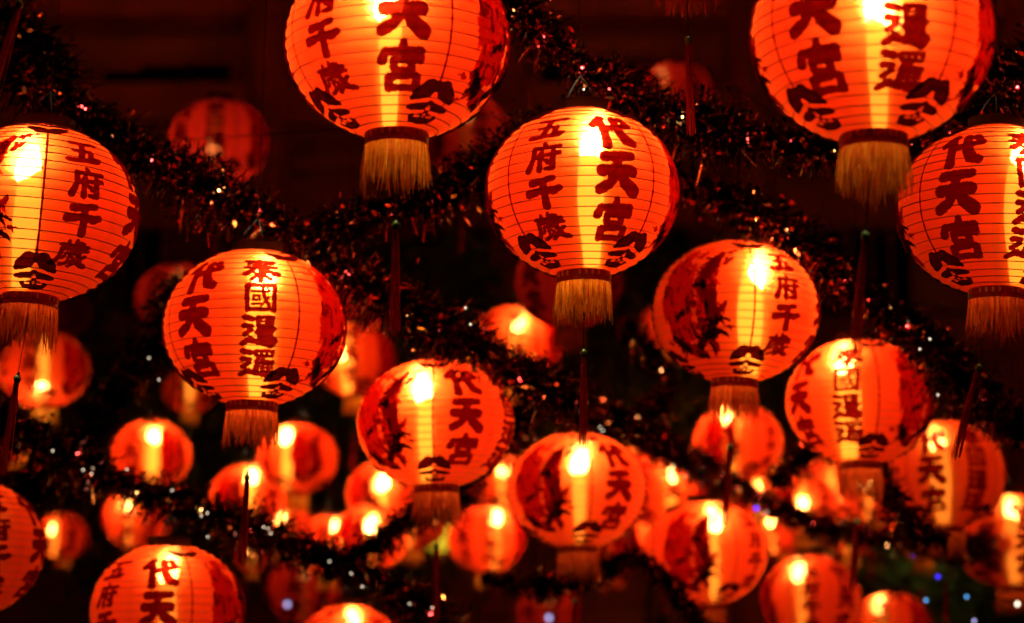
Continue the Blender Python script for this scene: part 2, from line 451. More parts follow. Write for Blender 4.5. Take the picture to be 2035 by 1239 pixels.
def rib_mesh():
    b = MB()
    r_ = np.random.default_rng(4)
    for l in np.linspace(-CUT, CUT, NR + 1):
        l = math.radians(l)
        R0 = (A + 0.0012) * math.cos(l); z0 = (B + 0.0012) * math.sin(l)
        w = 0.00115
        tx, tz = r_.uniform(-0.004, 0.004, 2)
        nn = 64
        v, f = [], []
        for k in range(nn):
            a = 2 * math.pi * k / nn
            for q in range(4):
                c = math.pi / 2 * q
                rr = R0 + w * math.cos(c)
                v.append((rr * math.cos(a), rr * math.sin(a), z0 + w * math.sin(c) + R0 * (tx * math.cos(a) + tz * math.sin(a))))
        f = [(k * 4 + q, k * 4 + (q + 1) % 4, ((k + 1) % nn) * 4 + (q + 1) % 4, ((k + 1) % nn) * 4 + q) for k in range(nn) for q in range(4)]
        b.add(v, f)
    return b.build('wire_ribs', M['rib'], True)

ZC = B * math.sin(R(CUT)); RC = A * math.cos(R(CUT))
def cap_mesh():
    b = MB()
    b.lathe([(RC - 0.004, ZC - 0.004), (RC + 0.004, ZC - 0.004), (RC + 0.005, ZC + 0.024), (RC - 0.002, ZC + 0.026), (RC - 0.004, ZC + 0.020)], 36, close=True)
    b.lathe([(0.022, ZC + 0.0215), (RC - 0.003, ZC + 0.0215), (RC - 0.003, ZC + 0.0235), (0.022, ZC + 0.0235)], 28, close=True)
    for k in range(3):
        a = 2 * math.pi * k / 3 + 0.5
        b.tube([(RC * math.cos(a), RC * math.sin(a), ZC + 0.014), (0.25 * RC * math.cos(a), 0.25 * RC * math.sin(a), ZC + 0.075), (0, 0, ZC + 0.09)], 0.0008, 4)
    return b.build('cap', M['cap'], False)

def bulb_mesh(mat):
    b = MB()
    pr = [(0.001, -0.040), (0.013, -0.038), (0.024, -0.030), (0.027, -0.016), (0.0285, 0.0), (0.027, 0.016), (0.0215, 0.031), (0.016, 0.042), (0.012, 0.052)]
    b.lathe(pr, 14)
    return b.build('bulb', mat, True)

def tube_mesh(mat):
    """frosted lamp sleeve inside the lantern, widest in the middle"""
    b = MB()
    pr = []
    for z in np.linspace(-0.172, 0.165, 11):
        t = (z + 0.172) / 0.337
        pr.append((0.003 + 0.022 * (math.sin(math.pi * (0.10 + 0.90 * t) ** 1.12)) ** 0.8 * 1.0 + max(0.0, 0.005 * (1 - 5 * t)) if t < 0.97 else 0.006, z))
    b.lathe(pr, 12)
    return b.build('added_glow_spindle', mat, True)

def collar_mesh():
    b = MB()
    z = -ZC
    b.lathe([(RC + 0.001, z + 0.002), (RC + 0.005, z + 0.002), (RC + 0.005, z - 0.014), (RC + 0.0025, z - 0.014)], 36, close=True)
    for k in range(26):
        if k % 5 == 3: continue
        a = 2 * math.pi * k / 26
        c, s = math.cos(a), math.sin(a)
        w = 0.0026
        v = []
        for rr in (RC + 0.0045, RC + 0.0066):
            for u in (-w, w):
                for zz in (z - 0.012, z - 0.001):
                    v.append((rr * c - u * s, rr * s + u * c, zz))
        b.add(v, [(0, 1, 3, 2), (4, 6, 7, 5), (0, 4, 5, 1), (2, 3, 7, 6), (0, 2, 6, 4), (1, 5, 7, 3)], 1)
    return b.build('collar', [M['collar'], M['gold']])

def fringe_mesh(mat, seed):
    r_ = np.random.default_rng(seed)
    b = MB()
    z0 = -ZC - 0.014
    # sewn band
    b.lathe([(RC + 0.0025, z0 + 0.001), (RC + 0.0045, z0 + 0.001), (RC + 0.0065, z0 - 0.010), (RC + 0.0045, z0 - 0.010)], 36, 1, True)
    n = 130
    clump = r_.normal(0, 1, 14)
    for k in range(n):
        a = 2 * math.pi * (k + r_.uniform(-0.4, 0.4)) / n
        ci = clump[int(a / (2 * math.pi) * 14) % 14]
        L = 0.083 + 0.007 * ci + r_.normal(0, 0.006)
        fl = 0.006 + r_.normal(0, 0.004)
        da = r_.normal(0, 0.10) + 0.03 * math.sin(a * 7)
        rr = RC + r_.uniform(0.001, 0.0055)
        pts = []
        for t in (0, 0.35, 0.7, 1.0):
            q = rr + fl * t * (1.3 - 0.3 * t); ang = a + da * t * t
            pts.append((q * math.cos(ang), q * math.sin(ang), z0 - 0.006 - L * t))
        tv = []
        for (x, y, z), hw in zip(pts, (0.0017, 0.0018, 0.0017, 0.0007)):
            h = math.hypot(x, y); tx, ty = -y / h, x / h
            tw = r_.normal(0, 0.35)
            ox, oy = hw * (tx * math.cos(tw) + x / h * math.sin(tw)), hw * (ty * math.cos(tw) + y / h * math.sin(tw))
            tv += [(x - ox, y - oy, z), (x + ox, y + oy, z)]
        b.add(tv, [(2 * i, 2 * i + 1, 2 * i + 3, 2 * i + 2) for i in range(3)])
    return b.build('fringe', [mat, M['collar']], False)

def tassel_meshes():
    r_ = np.random.default_rng(9)
    b = MB(); b.tube([(0, 0, 0), (0.0005, 0, -0.08), (0, 0, -0.165)], 0.0011, 4)
    cord = b.build('tassel_cord', M['cord'])
    b = MB(); b.lathe([(0.001, -0.1640), (0.006, -0.1660), (0.0085, -0.1720), (0.007, -0.1790), (0.004, -0.1830)], 10)
    b.lathe([(0.004, -0.1580), (0.003, -0.1645)], 6)
    bead = b.build('bead', M['bead'], True)
    b = MB()
    for k in range(26):
        a = 2 * math.pi * k / 26 * 5.3
        rr = math.sqrt((k + 0.5) / 26)
        L = 0.205 + r_.normal(0, 0.006)
        wob = r_.normal(0, 0.003, 2)
        pts = []
        for t in (0, 0.12, 0.5, 1.0):
            q = (0.004 + 0.002 * min(t * 8, 1) + 0.005 * t) * rr
            pts.append((q * math.cos(a) + wob[0] * t, q * math.sin(a) + wob[1] * t, -0.1810 - L * t))
        tw = r_.uniform(0, 6.3); tv = []
        for (x, y, z), hw in zip(pts, (0.0010, 0.0017, 0.0017, 0.0008)):
            tv += [(x - hw * math.cos(tw), y - hw * math.sin(tw), z), (x + hw * math.cos(tw), y + hw * math.sin(tw), z)]
        b.add(tv, [(2 * i, 2 * i + 1, 2 * i + 3, 2 * i + 2) for i in range(3)])
    b.lathe([(0.0035, -0.1800), (0.0062, -0.1860), (0.0066, -0.1960), (0.0060, -0.2020)], 12)
    tas = b.build('tassel', M['tassel'])
    return cord, bead, tas

SH = {'lit': shell_mesh(M['cloth']), 'red': shell_mesh(M['cloth_red']), 'green': shell_mesh(M['cloth_green'])}
RIBS, CAPM, COLL = rib_mesh(), cap_mesh(), collar_mesh()
FR = {'gold': [fringe_mesh(M['fringe_gold'], s) for s in (1, 2, 3)], 'red': [fringe_mesh(M['fringe_red'], s) for s in (4, 5, 6)]}
CORD, BEAD, TASSEL = tassel_meshes()
BULB = {k: bulb_mesh(m[0]) for k, m in LEVEL.items()}
GLOW_SPINDLE = {k: tube_mesh(m[1]) for k, m in LEVEL.items()}

# ------------------------------------------------------------------ ground, hall and trees (mostly night-dark)
g = 600.0
ground = obj('ground', mesh('ground', [(-g, -g, 0), (g, -g, 0), (g, g, 0), (-g, g, 0)], [(0, 1, 2, 3)], [mat_plain('paving', (0.11, 0.10, 0.095), 0.8, 0, 0.25, 0.8)]))
tag(ground, kind='structure')

M['wall'] = mat_plain('plaster', (0.75, 0.28, 0.27), 0.85, 0, 0.18, 1.2)
M['timber'] = mat_plain('painted_timber', (0.80, 0.20, 0.15), 0.55, 0, 0.2, 3)
M['dark_pane'] = mat_plain('window_glass', (0.010, 0.010, 0.014), 0.12)
M['rooftile'] = mat_plain('roof_tile', (0.12, 0.08, 0.06), 0.6, 0, 0.25, 6)

HY = 18.6
hall = obj('temple_hall', None, loc=(0, HY, 0))
tag(hall, 'dark timber temple hall with square windows behind the hanging lanterns', 'building')
def part(name, parent, c, h, m):
    b = MB(); b.box((0, 0, 0), h)
    return obj(name, b.build(name, m), parent, c)
part('wall', hall, (0, 1.0, 4.5), (9.5, 0.15, 4.5), M['wall'])
def hx(px, py):
    p = at(px, py, HY / math.cos(R(PITCH)))
    t = (HY - CAM.y) / (p.y - CAM.y)
    return CAM + (p - CAM) * t
for px in (-420, -40, 515, 1010, 1510, 2080, 2420):
    p = hx(px, 300)
    b = MB(); b.tube([(0, 0, 0), (0, 0, 8.8)], [0.20, 0.17], 16)
    obj('column', b.build('column', M['timber'], True), hall, (p.x, 0.55, 0))
for py, hh in ((165, 0.16), (372, 0.20), (640, 0.14), (-60, 0.2)):
    z = hx(0, py).z
    part('beam', hall, (0, 0.70, z), (9.45, 0.13, hh), M['timber'])
wpx = [(215, 122), (300, 112), (395, 108), (620, 104), (720, 104), (1120, 104), (1230, 104), (1330, 104), (1630, 104), (1740, 104), (1850, 104),
       (90, 520), (230, 520), (630, 520), (1180, 520), (1320, 520), (1640, 520), (1780, 520)]
for px, py in wpx:
    p = hx(px, py)
    w, h = (0.17, 0.13) if py < 300 else (0.24, 0.42)
    fr = part('window', hall, (p.x, 0.80, p.z), (w + 0.05, 0.05, h + 0.05), M['timber'])
    pn = part('pane', fr, (0, -0.055, 0), (w, 0.01, h), M['dark_pane'])
    if py > 300:
        for k in (-1, 1):
            part('glazing_bar', fr, (k * w / 3, -0.075, 0), (0.012, 0.01, h), M['timber'])
# round lattice window
p = hx(905, 500)
b = MB()
pr = [(0.42, -0.05), (0.52, -0.05), (0.52, 0.05), (0.42, 0.05)]
b.lathe(pr, 32, close=True)
rw = obj('round_window', b.build('round_window', M['timber'], False), hall, (p.x, 0.80, p.z), (R(90), 0, 0))
b = MB(); b.lathe([(0.001, 0), (0.43, 0)], 32)
obj('pane', b.build('pane', M['dark_pane']), rw, (0, 0, 0.01))
for k in range(4):
    b = MB(); b.box((0, 0, 0), (0.42 if abs(k - 1.5) < 1 else 0.34, 0.014, 0.015))
    obj('lattice_bar', b.build('lattice_bar', M['timber']), rw, (0, -0.27 + 0.18 * k, 0.03))
# roof with tiles
b = MB()
b.add([(-10.5, -1.6, 8.7), (10.5, -1.6, 8.7), (10.5, 3.2, 11.2), (-10.5, 3.2, 11.2), (-10.5, -1.6, 8.55), (10.5, -1.6, 8.55), (10.5, 3.2, 11.05), (-10.5, 3.2, 11.05)],
      [(0, 1, 2, 3), (7, 6, 5, 4), (0, 4, 5, 1), (1, 5, 6, 2), (2, 6, 7, 3), (3, 7, 4, 0)])
for k in range(70):
    x = -10.4 + 0.3 * k
    b.tube([(x, -1.66, 8.70), (x, 3.2, 11.22)], 0.06, 6)
obj('roof', b.build('roof', M['rooftile']), hall)

def mat_leaf(name, c):
    m, nt, out = new_mat(name)
    tr = N(nt, 'ShaderNodeBsdfTranslucent'); tr.inputs[0].default_value = (*c, 1)
    df = N(nt, 'ShaderNodeBsdfDiffuse'); df.inputs[0].default_value = (*c, 1)
    a = N(nt, 'ShaderNodeMixShader'); a.inputs[0].default_value = 0.6
    nt.links.new(tr.outputs[0], a.inputs[1]); nt.links.new(df.outputs[0], a.inputs[2])
    nt.links.new(a.outputs[0], out.inputs[0])
    return m
M['leaf'] = mat_leaf('leaf', (0.11, 0.20, 0.04))
M['bark'] = mat_plain('bark', (0.07, 0.05, 0.035), 0.9, 0, 0.3, 8)

def tree(px, py, d, rx, rz, label, seed):
    r_ = np.random.default_rng(seed)
    p = at(px, py, d)
    root = obj('leafy_tree', None, loc=(p.x, p.y, 0))
    tag(root, label, 'tree', 'trees in front of the hall')
    H = p.z
    b = MB()
    b.tube([(0, 0, 0), (0.05, 0.02, H * 0.5), (0.02, 0.05, H * 0.8), (0.0, 0.0, H + rz * 0.5)], [0.16, 0.12, 0.09, 0.02], 8)
    for k in range(9):
        a = k * 2.4; z = H * 0.72 + 0.1 * k
        b.tube([(0.02, 0.02, z), (rx * 0.4 * math.cos(a), rx * 0.4 * math.sin(a), z + 0.25 * rz), (rx * 0.8 * math.cos(a), rx * 0.8 * math.sin(a), z + 0.5 * rz)], [0.06, 0.035, 0.01], 5)
    obj('trunk', b.build('trunk', M['bark'], True), root)
    n = 9000
    cl = r_.normal(size=(60, 3)); cl /= np.linalg.norm(cl, axis=1)[:, None]; cl *= r_.uniform(0.35, 1.0, (60, 1))
    c = cl[r_.integers(0, 60, n)] + r_.normal(0, 0.13, (n, 3))
    c = c * np.array([rx, rx, rz]) + np.array([0, 0, H])
    u = r_.normal(size=(n, 3)); u /= np.linalg.norm(u, axis=1)[:, None]
    w = np.cross(u, r_.normal(size=(n, 3))); w /= np.linalg.norm(w, axis=1)[:, None]
    L = r_.uniform(0.04, 0.075, (n, 1)); Wd = L * 0.42
    v = np.stack([c - u * L, c + w * Wd, c + u * L, c - w * Wd], 1).reshape(-1, 3)
    f = np.arange(4 * n).reshape(n, 4)
    o = obj('crown', mesh('crown', v, f, [M['leaf']]), root)
    tag(o, kind='stuff')

tree(330, 900, 17.4, 1.1, 1.2, 'dark green tree under the lantern of the lower corner', 1)
tree(660, 880, 17.6, 0.95, 1.1, 'dark green tree between two pairs of blurred lanterns', 2)
tree(850, 700, 17.5, 0.7, 0.8, 'small dark tree below the round lattice window', 3)
tree(1290, 800, 17.3, 1.0, 1.0, 'dark green tree behind the thick crossing of garlands', 4)
tree(1900, 1180, 16.8, 1.1, 0.9, 'dark bushy tree behind the blue string lights', 5)

# ------------------------------------------------------------------ lanterns
hooks = []
def lantern(cx, cy, w, face, theta, label, level='bright', bulb=None, shell='lit', fringe='red', lean=-4.0, hz=1.0, tassel=True,
            prints=True, roll=0.0, size=1.0, group='orange lanterns hung over the street'):
    d = 2 * A * size * FPX / w
    p = at(cx, cy, d)
    beta = math.atan2(p.x - CAM.x, p.y - CAM.y)
    roll += random.Random(int(cx + cy)).uniform(-1.8, 1.8)
    rz = R(theta + (0 if face == 'P' else -180)) - beta
    root = obj('paper_lantern', None, loc=p, rot=(0, R(roll), 0))
    root.rotation_mode = 'XYZ'
    root.rotation_euler = (Matrix.Rotation(R(roll), 3, 'Y') @ Matrix.Rotation(rz, 3, 'Z')).to_euler()
    jr = random.Random(int(cx * 7 + cy * 13 + w))
    root.scale = (size * jr.uniform(0.985, 1.015), size * jr.uniform(0.985, 1.015), size * hz * jr.uniform(0.97, 1.02))
    tag(root, label, 'lantern', group)
    sh = obj('shell', SH[shell], root)
    obj('wire_ribs', RIBS, sh)
    if prints:
        for key, az in (('five', -22), ('dai', 22), ('dai', 158), ('tai', 202)):
            obj('inscription', print_meshes[key], sh, rot=(0, 0, R(az)))
        for az in (90, 270):
            obj('painted_figure', print_meshes['picture'], sh, rot=(0, 0, R(az)))
        for az in (46.5, 133.5, 226.5, 313.5):
            obj('seam_line', print_meshes['seam'], sh, rot=(0, 0, R(az)))
            obj('flower_ornament', print_meshes['orn_low'], sh, rot=(0, 0, R(az)))
            obj('flower_ornament', print_meshes['orn_top'], sh, rot=(0, 0, R(az)))
    obj('cap', CAPM, root)
    cl = obj('collar', COLL, root)
    fr = obj('fringe', FR[fringe][int(cx) % 3], cl, rot=(0, 0, R((cx * 37) % 360)))
    if tassel:
        tc = obj('tassel_cord', CORD, root, (0, 0, -ZC - 0.012))
        # the wind pushes every tassel a little towards the same side
        wind = Matrix.Rotation(-rz, 3, 'Z') @ Matrix.Rotation(R(-lean), 3, 'Y') @ Matrix.Rotation(rz, 3, 'Z')
        tc.rotation_euler = wind.to_euler()
        obj('bead', BEAD, tc)
        obj('tassel', TASSEL, tc)
    if level:
        if bulb:
            ox, oz = (bulb[0] - cx) / (w / 2) * A, (cy - bulb[1]) / (w / 2) * A / 0.98
        else:
            ox, oz = 0.0, 0.085
        loc = Matrix.Rotation(-rz - beta, 3, 'Z') @ Vector((ox, 0, 0))
        oz = max(-0.08, min(0.115, oz))
        obj('bulb', BULB[level], root, (loc.x, loc.y, oz), rot=(jr.uniform(-0.3, 0.3), jr.uniform(-0.3, 0.3), 0))
        k_ = jr.uniform(0.8, 1.5)
        obj('added_glow_spindle', GLOW_SPINDLE[level], root, (loc.x * 0.8, loc.y * 0.8, 0), scale=(k_, k_, 1))  # added glowing shape, makes the upright light streak seen through the cloth
    hooks.append((p + Vector((0, 0, (ZC + 0.09) * size * hz)), d, root, size, hz, rz))
    return root

# the large sharp ones
lantern(790, 84, 446, 'P', -19, 'big lit lantern with a golden fringe, cut by the top edge above a tassel', bulb=(772, 8), fringe='gold', lean=0)
lantern(1157, 384, 382, 'P', -1, 'lit lantern showing two full columns of writing either side of its yellow glow', bulb=(1178, 290), fringe='gold', lean=-1)
lantern(1732, 72, 482, 'Q', -5, 'largest lit lantern, cut off at its top, with a thick golden fringe', bulb=(1748, 25), fringe='gold', lean=-6, level='mid')
lantern(77, 424, 394, 'P', 49, 'big lit lantern at the picture edge with a red fringe and a central seam line', bulb=(48, 338), level='mid', lean=-4, roll=3)
lantern(506, 652, 358, 'Q', -19, 'lit lantern with four dark characters stacked over its pale glow', bulb=(520, 570), lean=-1.5)
lantern(1462, 620, 330, 'P', 59, 'lit lantern whose white bulb glow is cut by a dark seam line', bulb=(1498, 552), lean=-3, roll=1)
lantern(866, 842, 313, 'Q', 44, 'lit lantern with a painted red figure beside its pale stripe, over a greenish glow', bulb=(842, 775), lean=0, hz=0.95)
lantern(1708, 799, 290, 'Q', -32, 'lit lantern with a white glow behind its top characters and a brown fringe', bulb=(1682, 725), lean=-5, hz=0.97)
lantern(1147, 975, 275, 'Q', 58, 'lit lantern with a painted figure and wide pale stripe, below a dark garland crossing', bulb=(1152, 922), level='mid', hz=0.96)
lantern(1980, 418, 388, 'Q', 0, 'big lit lantern half out of the picture beneath the largest one', bulb=(2032, 325), level='mid', lean=-14)
lantern(1875, 943, 244, 'Q', 11, 'reddish lit lantern with a round white bulb and a tassel crossing it', bulb=(1868, 890), level='soft')
lantern(333, 1216, 308, 'P', -29, 'lit lantern low in the corner with a round bulb behind its top character', bulb=(333, 1136), level='soft', hz=1.0)
lantern(-68, 1090, 312, 'P', 44, 'dim red lantern mostly outside the picture below the winding garland', level='soft', bulb=(-60, 1040))
lantern(1402, 1100, 242, 'P', 76, 'lit lantern with a painted maroon figure and a glow at its top rim', bulb=(1420, 1022), level='mid')
lantern(1612, 1192, 196, 'P', 22, 'narrow lit lantern at the bottom with one column of small writing', bulb=(1590, 1120), level='soft', hz=1.08)
lantern(1772, 1248, 160, 'Q', -35, 'small lit lantern peeping up at the bottom edge beside blue lights', bulb=(1752, 1190), level='soft')
lantern(2006, 1075, 218, 'P', -3, 'dim red lantern at the picture edge above the blue lights', bulb=(2014, 1008), level='soft')
lantern(692, 1292, 205, 'P', 20, 'lantern of which only the glowing top shows at the bottom edge', bulb=(700, 1230), level='mid')
# the blurred ones further off
BG = 'blurred lanterns hung further down the street'
def far(cx, cy, w, label, bulb=None, level='strong', theta=None, face=None, **kw):
    th = theta if theta is not None else (cx * 13 + cy * 7) % 120 - 60
    kw['size'] = min(kw.get('size', 1.0), 15.8 * w / (2 * A * FPX))
    fc = face or ('P' if int(cx + cy) % 2 else 'Q')
    return lantern(cx, cy, w, fc, th, label, level=level, bulb=bulb, group=kw.pop('group', BG), fringe=kw.pop('fringe', 'gold'), **kw)
far(1467, 880, 178, 'blurred lit lantern touching the fringe of the seam-cut lantern', (1452, 835), theta=70)
far(1652, 975, 150, 'blurred lantern half hidden by a black garland beside a brown fringe', (1650, 985), level='bright')
far(1022, 690, 186, 'blurred lantern with a bright vertical stripe above the garland crossing', (1028, 655), theta=-20)
far(88, 735, 178, 'blurred lantern behind the red fringe at the picture edge', (84, 780), theta=-40, level='mid')
far(299, 906, 157, 'blurred lantern with a tall white streak beside the black hanging garland', (303, 872), theta=-50)
far(592, 912, 160, 'blurred lantern with a large white glow just under a red fringe', (568, 868), theta=-75)
far(494, 988, 150, 'blurred lantern with a hanging tassel in front of its streak', (500, 930), theta=60)
far(706, 715, 164, 'blurred lantern showing between two sharp lanterns, above a pale fringe', (686, 705), theta=-30)
far(768, 985, 158, 'blurred lantern tucked under the lantern with the painted figure', (760, 965), theta=50)
far(655, 1085, 138, 'small blurred lantern in the dip of the sparkling garland', (668, 1052), size=0.9)
far(738, 1068, 150, 'blurred lantern overlapped by the lower rising garland', (738, 1048), theta=60, size=0.92)
far(966, 1072, 152, 'blurred lantern with two glowing spots beside the green glow', (985, 1015), theta=-15)
far(126, 1066, 102, 'small blurred lantern with a dull figure beside the edge lantern', (105, 1055), size=0.85, level='mid')
far(272, 1030, 135, 'blurred lantern hidden behind the sparkling garland, its lower rim showing', (255, 1010), level='mid')
far(1322, 985, 155, 'blurred yellowish lantern wedged between two figure-painted lanterns', (1335, 935), theta=-10)
far(378, 775, 105, 'small blurred lantern peeping out below the four-character lantern', (376, 770), level='mid', size=0.85)
far(1322, 652, 108, 'small blurred lantern peeping out behind the seam-cut lantern', (1330, 640), size=0.88)
far(1222, 1090, 125, 'blurred lantern behind the lower rim of the wide-striped lantern', (1205, 1112), size=0.92)
far(38, 878, 92, 'tiny blurred lantern behind the garland near the picture edge', (50, 850), size=0.82)
far(1748, 1022, 92, 'small dull red lantern under the brown fringe', (1795, 1045), level='soft', size=0.8)
far(502, 1105, 74, 'tiny blurred lantern under the sparkling garland', (500, 1100), level='soft', size=0.7)
far(1553, 1062, 92, 'tiny bright lantern wedged between two bottom lanterns', (1535, 1025), size=0.8)
far(1250, 945, 140, 'blurred lantern just above the rim of the wide-striped lantern', (1262, 925), theta=-60)
far(1212, 1020, 128, 'blurred lantern peeking out beside the lower column of the wide-striped lantern', (1225, 1000), size=0.95)
far(996, 958, 120, 'blurred lantern between the green glow and the wide-striped lantern', (1000, 940), size=0.9)
far(822, 1035, 135, 'blurred lantern behind the rising black garland under the figure lantern', (812, 1020), size=0.9, level='mid')
far(562, 1045, 122, 'small blurred lantern behind the sparkling garland beside a tassel', (556, 1030), size=0.85, level='mid')
far(1690, 1050, 125, 'small dull lantern hanging low behind the black garland loop', (1684, 1040), size=0.85, level='mid')
far(1835, 1052, 130, 'small dull lantern under the reddish round-bulb lantern', (1808, 1048), size=0.85, level='mid')
far(1560, 960, 105, 'small blurred lantern behind the garland next to a tassel', (1556, 945), size=0.85, level='mid')
far(1330, 1062, 125, 'blurred lantern behind the outer shoulder of the maroon-figure lantern', (1310, 1050), size=0.9)
far(1500, 985, 118, 'blurred lantern over the rim of the maroon-figure lantern', (1508, 970), size=0.88)
far(1185, 1095, 112, 'small blurred lantern beside the fringe of the wide-striped lantern', (1190, 1085), size=0.85)
far(1735, 980, 130, 'small blurred lantern beside the brown fringe', (1722, 960), size=0.85, level='mid')
far(1600, 1005, 135, 'small blurred lantern above the narrow bottom lantern', (1596, 1000), size=0.88, level='mid')
far(873, 1068, 70, 'small yellow-green lantern glowing behind a red fringe', None, shell='green', size=0.62, prints=False, level='soft')
# unlit or nearly unlit ones
UN = 'dark red lanterns that are not lit'
far(437, 282, 200, 'dark red lantern with one small yellow spark, high on the dark wall', (428, 300), level='dim', shell='red', group=UN, theta=-28, face='Q', fringe='red')
far(925, 268, 185, 'dark red lantern hiding behind the big top lantern', None, level='faint', shell='red', group=UN, fringe='red')
far(1132, 560, 215, 'dark red lantern behind the golden fringe of the two-column lantern', None, level='faint', shell='red', group=UN, fringe='red')
far(352, 598, 170, 'dark red lantern behind the rim of the four-character lantern', None, level='faint', shell='red', group=UN, fringe='red')
far(712, 596, 140, 'dark red lantern below the garland, beside the long tassel', (722, 590), level='dim', shell='red', group=UN, fringe='red')
far(1346, 190, 150, 'dark red lantern behind the hanging tassel near the top', (1318, 158), level='dim', shell='red', group=UN, fringe='red')
far(602, 1172, 150, 'dark red lantern with a pale violet light before it', None, level='faint', shell='red', group=UN, fringe='red')
far(1092, 1218, 130, 'dark red lantern with a bluish light before it at the bottom', None, level='faint', shell='red', group=UN, fringe='red')
far(118, 622, 125, 'dark red lantern behind the fringe at the picture edge', None, level=None, shell='red', group=UN, fringe='red')
# above the frame: only fringe or tassel hang into the picture
lantern(1358, -240, 400, 'P', 10, 'lantern above the picture whose dim fringe tips and tassel hang in', level='dim', shell='red', fringe='red', lean=0, group=UN)
lantern(102, -345, 440, 'P', 30, 'lantern above the picture whose long red tassel hangs into the corner', level='dim', shell='red', fringe='red', lean=-13, group=UN)

# lanterns added out of view under the eaves to light the hall wall
for k, px in enumerate((-60, 480, 1020, 1560, 2100)):
    q = hx(px, 0)
    dd = (Vector((q.x, 17.3, 8.15)) - CAM).dot(CF)
    c_ = Vector((q.x, 17.3, 8.15)) - CAM
    lantern(W0 / 2 + c_.dot(CR) / dd * FPX, H0 / 2 - c_.dot(CU) / dd * FPX, 2 * A * FPX / dd, 'P', 15 * k, 'added unseen lantern under the eaves lighting the hall wall, %s along the row' % ('first', 'second', 'third', 'fourth', 'fifth')[k],
            group='added unseen lanterns that light the hall wall', tassel=False, level='strong')

# cables strung across the street and the cords the lanterns hang on
bands = [(0, 5.2), (5.2, 6.4), (6.4, 7.6), (7.6, 9.6), (9.6, 11.8), (11.8, 14.4), (14.4, 16.5), (16.5, 40)]
BN = ['first', 'second', 'third', 'fourth', 'fifth', 'sixth', 'seventh', 'eighth']
for bi, (d0, d1) in enumerate(bands):
    hs = sorted([h for h in hooks if d0 <= h[1] < d1], key=lambda h: h[0].x)
    if not hs: continue
    zt = max(h[0].z for h in hs) + 0.35
    b = MB()
    pts = [Vector((hs[0][0].x - 4, hs[0][0].y, zt + 0.12))] + [Vector((h[0].x, h[0].y, zt)) for h in hs] + [Vector((hs[-1][0].x + 4, hs[-1][0].y, zt + 0.12))]
    b.tube(pts, 0.0016, 5)
    c = obj('support_cable', b.build('support_cable', M['wire']))
    tag(c, 'thin dark cable across the street, %s row from the viewer' % BN[bi], 'cable', 'cables that carry the lanterns')
    for (p, d, root, size, hz, rz) in hs:
        b = MB(); L = (zt - p.z) / (size * hz)
        b.tube([(0, 0, ZC + 0.088), (0, 0, ZC + 0.09 + L)], 0.0011, 4)
        obj('hanging_cord', b.build('hanging_cord', M['cord']), root)

# ------------------------------------------------------------------ tinsel garlands
def catmull(P, step=0.02):
    P = [Vector(p) for p in P]
    P = [P[0] * 2 - P[1]] + P + [P[-1] * 2 - P[-2]]
    out = []
    for i in range(1, len(P) - 2):
        n = max(2, int((P[i + 1] - P[i]).length / step))
        for k in range(n):
            t = k / n
            a, b_, c, d_ = P[i - 1], P[i], P[i + 1], P[i + 2]
            out.append(0.5 * ((2 * b_) + (c - a) * t + (2 * a - 5 * b_ + 4 * c - d_) * t * t + (3 * b_ - a - 3 * c + d_) * t ** 3))
    out.append(P[-2])
    return out

LEDS = {}
def led(parent, p, m, r=0.0019):
    if (m.name, r) not in LEDS:
        b = MB()
        b.lathe([(0.05 * r, -1.3 * r), (0.7 * r, -1.0 * r), (r, 0), (0.8 * r, 0.8 * r)], 6)
        b.lathe([(0.75 * r, 0.8 * r), (0.75 * r, 2.2 * r), (0.1 * r, 2.3 * r)], 6, 1)
        LEDS[(m.name, r)] = b.build('fairy_light', [m, M['socket']], True)
    return obj('fairy_light', LEDS[(m.name, r)], parent, p)

